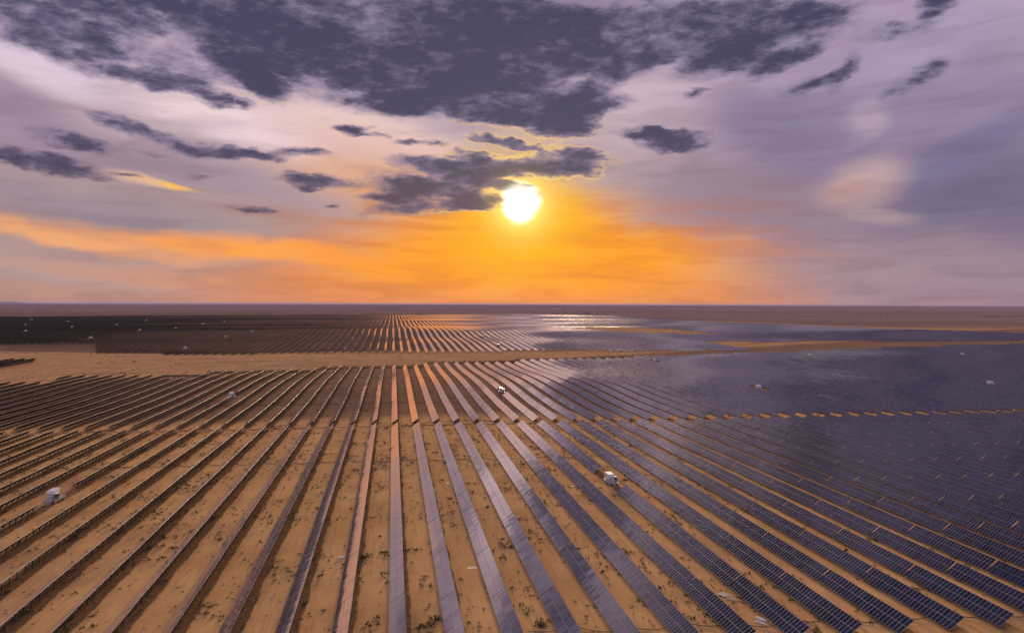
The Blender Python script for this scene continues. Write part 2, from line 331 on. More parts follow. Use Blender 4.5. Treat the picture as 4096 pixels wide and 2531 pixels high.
# undisturbed gravel plain beyond
pl = n.rng(n.math('ADD', n.math('ADD', gy, n.math('MULTIPLY', gx, 1.75)), n.math('MULTIPLY', n.noise(g, .003, 4, .6), 500)), 4150, 4700)
pl = n.math('MULTIPLY', n.math('MAXIMUM', pl, n.rng(gy, 3900, 4400)), n.rng(gy, 1500, 1900))
pc = n.mix(n.rng(n.noise(gw, .0022, 6, .65), .35, .65), (.21, .14, .125), (.32, .215, .165))
pc = n.mix(n.rng(n.noise(gw, .006, 6, .7), .54, .62, 0, .7), pc, (.11, .075, .07))
pc = n.mix(n.rng(gy, 7000, 16000, 0, .75), pc, (.085, .065, .08))
c = n.mix(pl, c, pc)
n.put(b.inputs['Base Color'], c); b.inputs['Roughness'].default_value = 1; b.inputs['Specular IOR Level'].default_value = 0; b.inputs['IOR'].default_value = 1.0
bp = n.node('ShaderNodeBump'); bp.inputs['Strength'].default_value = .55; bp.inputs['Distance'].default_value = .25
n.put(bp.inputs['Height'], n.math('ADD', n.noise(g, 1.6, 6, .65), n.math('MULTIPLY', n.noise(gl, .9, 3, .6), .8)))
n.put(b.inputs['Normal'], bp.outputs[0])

# ------------------------------------------------------------------ terrain
def sstep(v, a, b):
    q = np.clip((v-a)/(b-a), 0, 1); return q*q*(3-2*q)
def H(x, y):
    x = np.asarray(x, float); y = np.asarray(y, float)
    h = .28*np.sin(x/37+.6)*np.sin(y/61+1.1) + .22*np.sin(x/83-y/97)
    h = h + sstep(y, 380, 560)*(.75*np.sin(y/46+x/310+.5)+.5*np.sin(y/83-x/150+1.2))
    h = h + 12*sstep(y, 1030, 1480) + 4*sstep(y, 1700, 3600)
    h = h + sstep(y, 1060, 1350)*(2.2*np.sin(y/118+x/700+.4)+.7*np.sin(y/63-x/430+2.)+.9*np.sin(x/190+y/640))
    far = sstep(y, 4600, 9000)
    h = h + far*(9*np.sin(x/1900+y/2700)+7*np.sin(y/1300-x/3100+1)+5*np.sin(x/800+y/900)) - 3*far
    return h
def norm_axis(parts):
    out = []
    for a, b_, s in parts: out += list(np.arange(a, b_, s))
    return out
geo_ = lambda a, b_, k: list(np.geomspace(a, b_, k))
ys = norm_axis([(-400, 1100, 10), (1100, 4500, 26)]) + geo_(4500, 62000, 50)
xp = norm_axis([(0, 400, 11), (400, 1200, 26), (1200, 4400, 60)]) + geo_(4400, 62000, 30)
xs = [-v for v in xp[:0:-1]] + xp
X, Y = np.meshgrid(np.array(xs), np.array(ys)); Z = H(X, Y)
def mesh_np(name, verts, quads, mats, midx=None, uvs=None):
    me = bpy.data.meshes.new(name)
    nf = len(quads); k = quads.shape[1]
    me.vertices.add(len(verts)); me.vertices.foreach_set('co', np.ascontiguousarray(verts, np.float32).ravel())
    me.loops.add(nf*k); me.loops.foreach_set('vertex_index', np.ascontiguousarray(quads, np.int32).ravel())
    me.polygons.add(nf); me.polygons.foreach_set('loop_start', np.arange(0, nf*k, k, dtype=np.int32))
    if midx is not None: me.polygons.foreach_set('material_index', np.ascontiguousarray(midx, np.int32))
    if uvs is not None:
        l = me.uv_layers.new(name='UVMap'); l.data.foreach_set('uv', np.ascontiguousarray(uvs, np.float32).ravel())
    for q in mats: me.materials.append(q)
    me.polygons.foreach_set('use_smooth', np.zeros(nf, bool)); me.update(calc_edges=True); me.validate()
    return me
nx, ny = len(xs), len(ys)
vv = np.stack([X.ravel(), Y.ravel(), Z.ravel()], 1)
ii = (np.arange(ny-1)[:, None]*nx + np.arange(nx-1)[None, :]).ravel()
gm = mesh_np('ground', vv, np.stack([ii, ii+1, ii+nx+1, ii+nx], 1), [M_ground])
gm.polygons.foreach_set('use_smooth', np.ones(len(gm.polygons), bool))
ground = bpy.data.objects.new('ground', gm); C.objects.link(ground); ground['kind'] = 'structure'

# ------------------------------------------------------------------ object helpers
def link(name, data, parent=None, loc=(0, 0, 0), rot=(0, 0, 0)):
    o = bpy.data.objects.new(name, data); C.objects.link(o); o.location = loc; o.rotation_euler = rot
    if parent: o.parent = parent
    return o
def tag(o, label, cat, group=None, kind=None):
    o['label'] = label; o['category'] = cat
    if group: o['group'] = group
    if kind: o['kind'] = kind
    return o
class MB:
    def __init__(s): s.v = []; s.f = []; s.m = []; s.mats = []
    def mi(s, mt):
        if mt not in s.mats: s.mats.append(mt)
        return s.mats.index(mt)
    def hexa(s, p, mt):
        k = len(s.v); s.v += [tuple(q) for q in p]; i = s.mi(mt)
        for f in ((3, 2, 1, 0), (4, 5, 6, 7), (0, 1, 5, 4), (1, 2, 6, 5), (2, 3, 7, 6), (3, 0, 4, 7)):
            s.f.append(tuple(k+j for j in f)); s.m.append(i)
        return s
    def box(s, c, d, mt):
        x, y, z = c; a, b_, h = d[0]/2, d[1]/2, d[2]/2
        return s.hexa([(x-a, y-b_, z-h), (x+a, y-b_, z-h), (x+a, y+b_, z-h), (x-a, y+b_, z-h), (x-a, y-b_, z+h), (x+a, y-b_, z+h), (x+a, y+b_, z+h), (x-a, y+b_, z+h)], mt)
    def beam(s, p, q, wdt, mt, hgt=None):
        p = Vector(p); q = Vector(q); d = (q-p).normalized(); hgt = hgt or wdt
        u = d.cross(Vector((0, 1, 0)));  u = Vector((1, 0, 0)) if u.length < .1 else u.normalized()
        v = d.cross(u).normalized(); u = u*wdt/2; v = v*hgt/2
        return s.hexa([p-u-v, p+u-v, p+u+v, p-u+v, q-u-v, q+u-v, q+u+v, q-u+v], mt)
    def quad(s, p, mt):
        k = len(s.v); s.v += [tuple(q) for q in p]; s.f.append(tuple(range(k, k+len(p)))); s.m.append(s.mi(mt)); return s
    def mesh(s, name):
        me = bpy.data.meshes.new(name); me.from_pydata(s.v, [], s.f)
        for q in s.mats: me.materials.append(q)
        me.polygons.foreach_set('material_index', s.m); me.update(); return me
def ordinal(k):
    w1 = ['zeroth', 'first', 'second', 'third', 'fourth', 'fifth', 'sixth', 'seventh', 'eighth', 'ninth', 'tenth', 'eleventh', 'twelfth', 'thirteenth', 'fourteenth',
          'fifteenth', 'sixteenth', 'seventeenth', 'eighteenth', 'nineteenth']
    if k < 20: return w1[k]
    tens = {2: ('twentieth', 'twenty-'), 3: ('thirtieth', 'thirty-'), 4: ('fortieth', 'forty-'), 5: ('fiftieth', 'fifty-')}[k//10]
    return tens[0] if k % 10 == 0 else tens[1]+w1[k % 10]

# ------------------------------------------------------------------ layout of the fields
PITCHR, LP, SKEW = 12.45, 30.07, .036
TILT = R(35); CT, ST = math.cos(TILT), math.sin(TILT); WH = 2.335; ZC = .65+WH*ST     # half slope width, height of the table centre
XC = .92
def crop(k, pts):     # polyline read off the photograph (enlarged quarters) -> photograph pixels
    return [(k*1024+x/2.389, 1150+y/2.389) for x, y in pts]
MIDTOP = np.array(crop(0, [(-3000, 880), (0, 867), (600, 864), (690, 827), (1950, 824), (1990, 790), (2447, 780)]) +
                  crop(1, [(60, 776), (560, 769), (640, 740), (1580, 727), (1620, 699), (2447, 690)]) +
                  crop(2, [(60, 674), (500, 674), (860, 655), (1130, 650), (1600, 635), (2200, 615), (2440, 612)]) +
                  crop(3, [(350, 597), (850, 572), (1300, 560), (1800, 543), (2200, 535), (2447, 530), (6000, 470)]))
FARTOP = np.array(crop(0, [(-3000, 290), (0, 280), (1300, 270), (2440, 265)]) + crop(1, [(1300, 262), (2440, 255)]) +
                  crop(2, [(0, 252), (900, 270), (1300, 295), (2000, 335), (2440, 345)]) + crop(3, [(700, 380), (1150, 400), (1600, 408), (2447, 438), (5000, 500)]))
FARBOT = np.array(crop(0, [(-3000, 575), (0, 561), (880, 553), (895, 633), (1470, 633), (1490, 684), (2320, 686), (2380, 655)]) +
                  crop(1, [(0, 641), (830, 631), (2440, 621)]) + crop(2, [(1200, 616), (2320, 605), (2440, 606)]) + crop(3, [(2447, 535), (5000, 500)]))
LENS = np.array(crop(2, [(540, 389), (700, 377), (1040, 376), (1500, 391), (1700, 411), (1990, 439), (1700, 443), (1200, 433), (820, 406)]))
SPIT = np.array(crop(2, [(1830, 513), (2440, 513)]) + crop(3, [(2447, 497), (5000, 480), (5000, 560), (2447, 540), (0, 618)]) + crop(2, [(2315, 602)]))
PATCH = np.array(crop(0, [(-2000, 700), (0, 692), (385, 686), (240, 722), (0, 768), (-2000, 830)]))
def inside(px, py, poly):
    r = np.zeros(px.shape, bool); j = len(poly)-1
    for i in range(len(poly)):
        xi, yi = poly[i]; xj, yj = poly[j]
        c_ = ((yi > py) != (yj > py)) & (px < (xj-xi)*(py-yi)/(yj-yi+1e-9)+xi)
        r ^= c_; j = i
    return r
def cells(r0, r1, k0, k1, t0):
    rr, kk = np.meshgrid(np.arange(r0, r1), np.arange(k0, k1), indexing='ij')
    rr, kk = rr.ravel(), kk.ravel(); x = XC+PITCHR*rr; y = t0+LP*(kk+.5)-SKEW*x
    return rr, kk, x, y
MARG = 230
def inframe(px, py, mg=MARG): return (px > -mg) & (px < 4096+mg) & (py < 2531+mg)
# near block
nr, nk, nx_, ny_ = cells(-45, 46, -1, 8, 168.4)
ny_ = ny_ - .007*np.clip(nx_, 0, 160)*(7-nk)/8          # slightly wider joints between tables on the right
px, py, pd = project(nx_, ny_, H(nx_, ny_)+ZC)
stations = {(-10, 3): 0, (7, 3): 0}
ok = inframe(px, py) & np.array([(a, b_) not in stations for a, b_ in zip(nr, nk)])
near = [(int(nr[i]), int(nk[i]), nx_[i], ny_[i], px[i], py[i], pd[i]) for i in np.where(ok)[0]]
# middle block
mr, mk, mx, my = cells(-80, 160, 0, 24, 420.0)
hx, hy = mx+WH*CT, my+LP/2-.2
px, py, pd = project(hx, hy, H(hx, hy)+ZC+WH*ST)
okm = inframe(px, py) & (py >= np.interp(px, MIDTOP[:, 0], MIDTOP[:, 1])-1.2) & (pd > 100)
STPX = [(929, 1594), (2020, 1572), (3021, 1553), (3925, 1537), (2636, 1453), (3210, 1428), (3819, 1422)]
mid_st = []
for (sx_, sy_) in STPX:
    gx_, gy_ = ground_at(sx_, sy_); i = np.argmin((mx-gx_)**2+((my-gy_)*.6)**2); mid_st.append(i)
okm[mid_st] = False
# far block
fr, fk, fx, fy = cells(-330, 420, 0, 150, 1000.0)
fy = fy + np.where(fk >= 42, 10, 0) + np.where(fk >= 84, 10, 0)
px, py, pd = project(fx, fy, H(fx, fy)+ZC-.3)
okf = inframe(px, py, 60) & (py > np.interp(px, FARTOP[:, 0], FARTOP[:, 1])) & (pd > 500)
pxb, pyb, _ = project(fx-WH*CT, fy-LP/2, H(fx, fy-LP/2)+.3)
okf &= (pyb < np.interp(pxb, FARBOT[:, 0], FARBOT[:, 1])) & ~inside(px, py, LENS) & ~inside(px, py, SPIT)
pr, pk, qx, qy = cells(-75, -20, 0, 14, 640.0)
px, py, pd = project(qx, qy, H(qx, qy)+ZC)
okp = inframe(px, py) & inside(px, py, PATCH)
FSTPX = [(k*1024+x/2.389, 1150+y/2.389) for k, x, y in
         [(0, 238, 357), (0, 224, 420), (0, 310, 310), (0, 585, 295), (0, 640, 327), (0, 708, 385), (0, 1115, 354), (0, 1323, 417), (0, 865, 486), (0, 1395, 320), (0, 1940, 354),
          (0, 1680, 392), (0, 1757, 582), (0, 2160, 484), (0, 2140, 327), (0, 2410, 417), (1, 860, 576), (1, 955, 486), (1, 2025, 416), (1, 2150, 474), (1, 2330, 564),
          (2, 160, 347), (2, 545, 426), (3, 795, 417), (2, 1260, 548)]]
fpx, fpy, _ = project(fx, fy, H(fx, fy)+1.5)
far_st = []
for (sx_, sy_) in FSTPX:
    i = int(np.argmin((fpx-sx_)**2+((fpy-sy_)*2.5)**2)); far_st.append(i)
okf[far_st] = False

# ------------------------------------------------------------------ solar tables, near ones with all their parts
NMOD, MP, ML, MW = 26, 1.147, 2.30, 1.125
def module_mesh():
    a, b_, t, fr_ = ML/2, MW/2, .035, .042
    o = [(-a, -b_, t), (a, -b_, t), (a, b_, t), (-a, b_, t)]; i_ = [(-a+fr_, -b_+fr_, t-.004), (a-fr_, -b_+fr_, t-.004), (a-fr_, b_-fr_, t-.004), (-a+fr_, b_-fr_, t-.004)]
    bt = [(-a, -b_, 0), (a, -b_, 0), (a, b_, 0), (-a, b_, 0)]
    v = o+i_+bt; f = []; mi = []
    for j in range(4):
        k = (j+1) % 4; f.append((j, k, 4+k, 4+j)); mi.append(1)
        f.append((8+j, 8+k, k, j)); mi.append(1)
    f.append((4, 5, 6, 7)); mi.append(0); f.append((11, 10, 9, 8)); mi.append(2)
    return v, f, mi
mv, mf, mmi = module_mesh()
me_mod = bpy.data.meshes.new('module'); me_mod.from_pydata(mv, [], mf)
for q in (M_glass, M_alu, M_back): me_mod.materials.append(q)
me_mod.polygons.foreach_set('material_index', mmi)
uvl = me_mod.uv_layers.new(name='UVMap')
for p in me_mod.polygons:
    for li in p.loop_indices:
        c_ = me_mod.vertices[me_mod.loops[li].vertex_index].co; uvl.data[li].uv = (c_.x/ML+.5, c_.y/MW+.5)
me_mod.update()
Rt = np.array([[CT, 0, -ST], [0, 1, 0], [ST, 0, CT]])
def slope_pt(s, y, n_=0.): return (s*CT-n_*ST, y, ZC+s*ST+n_*CT)
mod_slots = [(s, (i-12.5)*MP) for i in range(NMOD) for s in (-1, 1)]
def joined_modules():
    vs, fs, ms, us = [], [], [], []
    mva = np.array(mv)
    for q, (s, y) in enumerate(mod_slots):
        jt = R(random.gauss(0, .12)); jz = random.gauss(0, .004)
        loc = mva.copy(); loc[:, 2] += jz+loc[:, 0]*jt; loc[:, 0] += s*(ML/2+.012)
        loc = loc @ Rt.T; loc[:, 1] += y; loc[:, 2] += ZC
        k = len(vs); vs += loc.tolist(); fs += [tuple(k+j for j in f) for f in mf]; ms += mmi
        for f in mf: us += [(mva[j, 0]/ML*.999+.5+(s > 0)+2*(q//2), mva[j, 1]/MW*.999+.5+q) for j in f]
    me = bpy.data.meshes.new('module_array'); me.from_pydata(vs, [], fs)
    for q in (M_glass, M_alu, M_back): me.materials.append(q)
    me.polygons.foreach_set('material_index', ms)
    l = me.uv_layers.new(name='UVMap'); l.data.foreach_set('uv', np.array(us, np.float32).ravel()); me.update()
    return me
me_arrays = [joined_modules() for _ in range(4)]
POSTY = [-12.9+3.69*i for i in range(8)]
PXP = .35
def post_mb(b_, y):
    top = ZC+PXP*math.tan(TILT)-.2
    b_.box((PXP, y, (top-.8)/2), (.22, .20, top+.8), M_steel); b_.box((PXP, y, top-.35), (.44, .46, .62), M_steel)
def rafter_mb(b_, y): b_.beam(slope_pt(-2.15, y, -.16), slope_pt(2.15, y, -.16), .18, M_steel, .12)
def strut_mb(b_, y):
    b_.beam((PXP, y, 1.0), slope_pt(-1.45, y, -.2), .11, M_steel); b_.beam((PXP, y, 1.25), slope_pt(1.7, y, -.2), .11, M_steel)
def purlin_mb(b_, s): 
    p, q = slope_pt(s, -14.9, -.06), slope_pt(s, 14.9, -.06); b_.box(((p[0]+q[0])/2, 0, p[2]), (.08, 29.8, .08), M_steel)
def mk(fn, a_, nm):
    b_ = MB(); fn(b_, a_); return b_.mesh(nm)
me_post, me_raft, me_strut = mk(post_mb, 0, 'post'), mk(rafter_mb, 0, 'rafter'), mk(strut_mb, 0, 'strut')
PURS = (-1.75, -.5, .5, 1.75)
me_pur = [mk(purlin_mb, s, 'purlin') for s in PURS]
fb = MB()
for y in POSTY: rafter_mb(fb, y); strut_mb(fb, y)
for s in PURS: purlin_mb(fb, s)
me_frame = fb.mesh('support_frame')

def table_pose(x, y):
    h0, h1 = float(H(x, y-13)), float(H(x, y+13))
    return (x, y, (h0+h1)/2), math.atan2(h1-h0, 26)
rows_by = {}
inview = [t for t in near if -25 < t[4] < 4121 and t[5] < 2531+70]
inview.sort(key=lambda t: t[6]); things = inview[:296]
tset = {(t[0], t[1]) for t in things}
def table_label(r, k):
    n_ = sum(1 for q in range(k, 8) if (r, q) not in stations)
    lead = 'solar table' if True else ''
    if r == 0: return f'solar table {ordinal(n_)} from the cross path in the upright central row'
    return f'solar table {ordinal(n_)} from the cross path in the {ordinal(abs(r))} row {"right" if r > 0 else "left"} of the upright one'
G_T = 'solar tables in the nearest block before the cross path'
nfull = 0
for (r, k, x, y, ax, ay, ad) in things:
    loc, sl_ = table_pose(x, y)
    root = bpy.data.objects.new('solar_table', None); C.objects.link(root); root.empty_display_size = .5
    root.location = loc; root.rotation_euler = (sl_, R(random.gauss(0, .5)), R(random.gauss(0, .06)))
    tag(root, table_label(r, k), 'solar table', G_T)
    # modules are told apart where one is wide enough in the photograph and shows its face
    q0 = project(x-WH*CT, y, loc[2]+.65); q1 = project(x+WH*CT, y, loc[2]+.65+2*WH*ST); q2 = project(x, y+1.14, loc[2]+ZC); q3 = project(x, y, loc[2]+ZC)
    area = abs((q1[0]-q0[0])*(q2[1]-q3[1])-(q1[1]-q0[1])*(q2[0]-q3[0]))/2
    full = area > 62 and ad < 300
    if full:
        nfull += 1
        for q, (s, yy) in enumerate(mod_slots):
            o = bpy.data.objects.new('module', me_mod); C.objects.link(o); o.parent = root
            o.location = slope_pt(s*(ML/2+.012), yy, random.gauss(0, .004)); o.rotation_euler = (R(random.gauss(0, .10)), -TILT+R(random.gauss(0, .16)), 0)
        for s, me in zip(PURS, me_pur): link('purlin', me, root)
        for yy in POSTY:
            link('rafter', me_raft, root, (0, yy, 0)); link('strut', me_strut, root, (0, yy, 0))
    else:
        o = link('module_array', random.choice(me_arrays), root); o['kind'] = 'stuff'
        o = link('support_frame', me_frame, root); o['kind'] = 'stuff'
    for yy in POSTY: link('post', me_post, root, (0, yy, 0))
print('tables', len(things), 'full', nfull, 'near total', len(near))

# ------------------------------------------------------------------ all other tables: one joined mass
rest = [(t[2], t[3], 0) for t in near if (t[0], t[1]) not in tset]
rest += [(mx[i], my[i], 1) for i in np.where(okm)[0]] + [(qx[i], qy[i], 2) for i in np.where(okp)[0]]
rest += [(fx[i], fy[i], 2 if fy[i] < 1700 else 3) for i in np.where(okf)[0]]
rest = np.array(rest); N = len(rest); print('rest', N)
x0, y0, lv = rest[:, 0], rest[:, 1], rest[:, 2]
ha, hb = H(x0, y0-14), H(x0, y0+14)
mega = np.random.default_rng(3)
far_j = np.where(lv >= 2, .75, .8)
tj = TILT + np.radians(mega.normal(0, .45, N)*far_j*1.3); zj = mega.normal(0, .05, N)*far_j
ct, st_ = np.cos(tj), np.sin(tj)
hl = np.full(N, 14.86)
def corner(s, ysn, nrm):
    gz = np.where(ysn < 0, ha, hb)
    return np.stack([x0+s*ct-nrm*st_, y0+ysn*hl, gz+ZC+zj+s*st_+nrm*ct], 1)
cs = np.stack([corner(-WH, -1, 0), corner(WH, -1, 0), corner(WH, 1, 0), corner(-WH, 1, 0),
               corner(-WH, -1, .05), corner(WH, -1, .05), corner(WH, 1, .05), corner(-WH, 1, .05)], 1).reshape(-1, 3)
HEX = np.array([(3, 2, 1, 0), (4, 5, 6, 7), (0, 1, 5, 4), (1, 2, 6, 5), (2, 3, 7, 6), (3, 0, 4, 7)])
qs = (np.arange(N)[:, None, None]*8+HEX[None]).reshape(-1, 4)
mi_ = np.tile(np.array([2, 0, 1, 1, 1, 1]), N).reshape(N, 6); mi_[lv >= 2, 2:] = 2; mi_ = mi_.ravel()
uv = np.zeros((N, 6, 4, 2), np.float32)
ofs = np.arange(N)*3.
for j, (u_, v_) in enumerate([(0, 0), (2, 0), (2, 26), (0, 26)]):
    uv[:, 1, j, 0] = u_; uv[:, 1, j, 1] = v_
uv[:, 1, :, 0] += (ofs % 3000)[:, None]; uv[:, 1, :, 1] += ((np.arange(N)//1000)*30.)[:, None]
parts_v, parts_q, parts_m, parts_u = [cs], [qs], [mi_], [uv.reshape(-1, 2)]
base = len(cs)
sel = np.where(lv <= 2)[0]
for py_ in POSTY:
    q = (py_+15)/30; gx_ = x0[sel]+PXP; gz = ha[sel]*(1-q)+hb[sel]*q; a_ = .12
    top = gz+ZC+PXP*math.tan(TILT)-.02
    lo = np.stack([gx_, y0[sel]+py_, gz-.5], 1); hi = np.stack([gx_, y0[sel]+py_, top], 1)
    o8 = []
    for base_pt in (lo, hi):
        for dx, dy in ((-a_, -a_), (a_, -a_), (a_, a_), (-a_, a_)): o8.append(base_pt+np.array([dx, dy, 0]))
    v8 = np.stack(o8, 1).reshape(-1, 3); K_ = len(sel)
    side = HEX[2:]
    q8 = (np.arange(K_)[:, None, None]*8+side[None]).reshape(-1, 4)+base
    parts_v.append(v8); parts_q.append(q8); parts_m.append(np.full(len(q8), 3)); parts_u.append(np.zeros((len(q8)*4, 2))); base += len(v8)
# rafters and struts under the middle block
sel = np.where(lv <= 1)[0]; K_ = len(sel)
for py_ in POSTY:
    q = (py_+15)/30; gz = ha[sel]*(1-q)+hb[sel]*q
    for (s0, z0_, s1, th, mode) in ((-2.0, 0, 2.0, .07, 0), (0, 1.0, -1.45, .045, 1)):
        if mode == 0:
            A = np.stack([x0[sel]+s0*CT, y0[sel]+py_, gz+ZC+s0*ST-.18], 1); B = np.stack([x0[sel]+s1*CT, y0[sel]+py_, gz+ZC+s1*ST-.18], 1)
        else:
            A = np.stack([x0[sel]+PXP, y0[sel]+py_, gz+z0_], 1); B = np.stack([x0[sel]+s1*CT, y0[sel]+py_, gz+ZC+s1*ST-.2], 1)
        u = np.array([0, th, 0]); v = np.array([0, 0, th])
        v8 = np.stack([A-u-v, A+u-v, A+u+v, A-u+v, B-u-v, B+u-v, B+u+v, B-u+v], 1).reshape(-1, 3)
        q8 = (np.arange(K_)[:, None, None]*8+HEX[2:][None]).reshape(-1, 4)+base
        parts_v.append(v8); parts_q.append(q8); parts_m.append(np.full(len(q8), 3)); parts_u.append(np.zeros((len(q8)*4, 2))); base += len(v8)
me = mesh_np('solar_tables', np.concatenate(parts_v), np.concatenate(parts_q), [M_far, M_alu, M_back, M_steel], np.concatenate(parts_m), np.concatenate(parts_u))
far_tables = link('solar_tables', me)
tag(far_tables, 'thousands of solar tables in long rows beyond the cross path out to the plain', 'solar tables', None, 'stuff')

# ------------------------------------------------------------------ inverter stations
def station_parts():
    P_ = {}
    b_ = MB(); b_.box((0, 0, 1.15), (4.2, 7.2, .14), M_grey)
    for x in (-2.1, 2.1): b_.box((x, 0, 1.11), (.12, 7.2, .3), M_grey)
    P_['platform'] = b_.mesh('platform')
    b_ = MB(); b_.box((0, 0, 0), (.28, .28, 1.7), M_concrete); P_['leg'] = b_.mesh('leg')
    b_ = MB(); b_.box((-.55, .55, 2.75), (2.3, 4.6, 3.0), M_white)
    for i in range(4): b_.box((.615, -1.1+i*1.1, 2.7), (.03, .05, 2.7), M_grey)
    b_.box((-.55, -1.762, 2.6), (.04, .03, 2.4), M_grey)
    P_['cabin'] = b_.mesh('cabin')
    b_ = MB(); b_.box((-.55, .55, 4.31), (2.55, 4.9, .12), M_white); b_.box((-.55, .55, 4.39), (2.3, 4.6, .05), M_white)
    P_['roof'] = b_.mesh('roof')
    b_ = MB(); b_.box((-1.1, -1.775, 2.4), (.95, .05, 2.1), M_grey); b_.box((0, -1.775, 2.4), (.95, .05, 2.1), M_grey); P_['door'] = b_.mesh('door')
    b_ = MB(); b_.box((-1.713, 1.4, 3.2), (.03, .35, .9), M_dark); P_['vent'] = b_.mesh('vent')
    b_ = MB(); b_.box((-.3, -2.75, 1.95), (1.5, 1.3, 1.45), M_grey); b_.box((-.3, -2.75, 2.72), (1.6, 1.4, .1), M_grey)
    for q in (-.5, 0, .5): b_.beam((-.3+q, -2.75, 2.75), (-.3+q, -2.75, 3.2), .12, M_white)
    P_['transformer'] = b_.mesh('transformer')
    b_ = MB()
    for i in range(9): b_.box((1.35, -1.9+i*.22, 2.25), (.95, .10, 1.9), M_dark)
    b_.box((1.35, -1.02, 3.28), (1.05, 2.1, .12), M_white)
    P_['radiator'] = b_.mesh('radiator')
    b_ = MB()
    for y in np.linspace(-3.5, 3.5, 6):
        for x in (-2.05, 2.05): b_.box((x, y, 1.75), (.06, .06, 1.1), M_grey)
    for x in (-2.05, 2.05):
        for z in (1.75, 2.28): b_.box((x, 0, z), (.05, 7.0, .05), M_grey)
    for z in (1.75, 2.28):
        b_.box((0, 3.5, z), (4.1, .05, .05), M_grey); b_.box((1.4, -3.5, z), (1.3, .05, .05), M_grey); b_.box((-1.4, -3.5, z), (1.3, .05, .05), M_grey)
    P_['railing'] = b_.mesh('railing')
    b_ = MB()
    for x in (-.5, .5):
        b_.beam((x, -3.6, 1.15), (x, -5.0, -.05), .08, M_grey, .16); b_.beam((x, -3.6, 2.2), (x, -5.0, .95), .05, M_grey)
        b_.box((x, -4.9, .45), (.05, .05, 1.0), M_grey)
    P_['staircase'] = b_.mesh('staircase')
    b_ = MB(); b_.box((0, 0, 0), (.94, .26, .05), M_grey); P_['step'] = b_.mesh('step')
    return P_
SP = station_parts()
def station(x, y, label, rot=0):
    root = bpy.data.objects.new('inverter_station', None); C.objects.link(root); root.location = (x, y, float(H(x, y))); root.rotation_euler = (0, 0, rot)
    tag(root, label, 'inverter station', 'inverter stations among the solar rows')
    for nm in ('platform', 'cabin', 'transformer', 'radiator', 'railing', 'staircase'):
        o = link(nm, SP[nm], root)
        if nm == 'cabin':
            link('roof', SP['roof'], o); link('door', SP['door'], o); link('vent', SP['vent'], o)
        if nm == 'staircase':
            for i in range(5): link('step', SP['step'], o, (0, -3.75-.25*i, 1.0-.22*i))
    for lx in (-1.8, 1.8):
        for ly in (-3.2, 0, 3.2): link('leg', SP['leg'], root, (lx, ly, .25))
def cell_xy(r, k, t0): x = XC+PITCHR*r; return x, t0+LP*(k+.5)-SKEW*x
x, y = cell_xy(7, 3, 168.4); station(x+.6, y-1.5, 'white cabin on a raised platform between blue tables, right of the picture centre')
x, y = cell_xy(-10, 3, 168.4); station(x+.2, y-1.5, 'white cabin on a raised platform near the left edge, largest on that side')
mlab = ['small white station interrupting a row left of centre beyond the cross path', 'dark-sided white-roofed station between pink tables beyond the cross path',
        'bright white station in a dark slot of the blue mass right of centre', 'white station farthest right, well above the row of sand gaps',
        'white station close to the far edge of the middle block, right of centre', 'tiny white station under the sand spit on the right', 'tiny white station near the right edge below the sand spit']
for i, lb in zip(mid_st, mlab): station(mx[i], my[i], lb)
M_pale = plain('grey_white_metal', (.32, .31, .34), .5, 0, .1, 1.2)  # greyer white, to make the far stations fainter
jb = MB(); jb.box((0, 0, 1.15), (4.2, 7.2, .3), M_grey); jb.box((-.4, .5, 2.75), (2.4, 4.8, 3.0), M_pale); jb.box((-.4, .5, 4.32), (2.6, 5, .14), M_pale)
jb.box((1.35, -1, 2.2), (1, 2, 2), M_dark)
for lx in (-1.8, 1.8):
    for ly in (-3.2, 3.2): jb.box((lx, ly, .3), (.3, .3, 1.6), M_concrete)
me_tiny = jb.mesh('inverter_station')
order = sorted(range(len(far_st)), key=lambda q: FSTPX[q][0])
for rank, q in enumerate(order):
    i = far_st[q]; o = link('inverter_station', me_tiny, None, (fx[i], fy[i], float(H(fx[i], fy[i]))), (0, 0, 0)); o.scale = (1, 1, 1)
    tag(o, f'tiny white station in the far field, {ordinal(rank+1)} counted from the left edge', 'inverter station', 'white stations scattered over the far field')

# ------------------------------------------------------------------ cables across the rows
def cable(pts, rad, label):
    v, f = [], []
    for p in pts:
        for a_ in range(5): v.append((p[0], p[1]+rad*math.cos(a_*PI*.4), p[2]+rad*math.sin(a_*PI*.4)))
    for i in range(len(pts)-1):
        for a_ in range(5): f.append((i*5+a_, i*5+(a_+1) % 5, i*5+5+(a_+1) % 5, i*5+5+a_))
    me = bpy.data.meshes.new('cable'); me.from_pydata(v, [], f); me.materials.append(M_cable)
    for p in me.polygons: p.use_smooth = True
    tag(link('cable', me), label, 'cable', 'black cables laid across the rows')
def cable_line(xa, xb, yf, rad, label):
    pts = []
    for x in np.arange(xa, xb, 1.56):
        ph = (x-XC)/PITCHR; fr_ = ph-math.floor(ph)
        yy = yf(x)+.8*math.sin(x*.21)+.9*math.sin(fr_*PI*2)
        pts.append((x, yy, float(H(x, yy))+.15+.95*abs(fr_-.5)**1.5*2))
    cable(pts, rad, label)
cable_line(-220, 150, lambda x: 323-.045*x, .11, 'thin black cable crossing the near rows below the cross path')
cable_line(30, 175, lambda x: 152.5-.1*x, .09, 'black cable crossing under the tables along the bottom edge of the picture')
cable_line(-330, 170, lambda x: 512-.04*x, .12, 'thin black cable across the sand just beyond the cross path')
cable_line(-330, 120, lambda x: 690-.04*x, .13, 'faint black cable across the rows near the open sand strip')

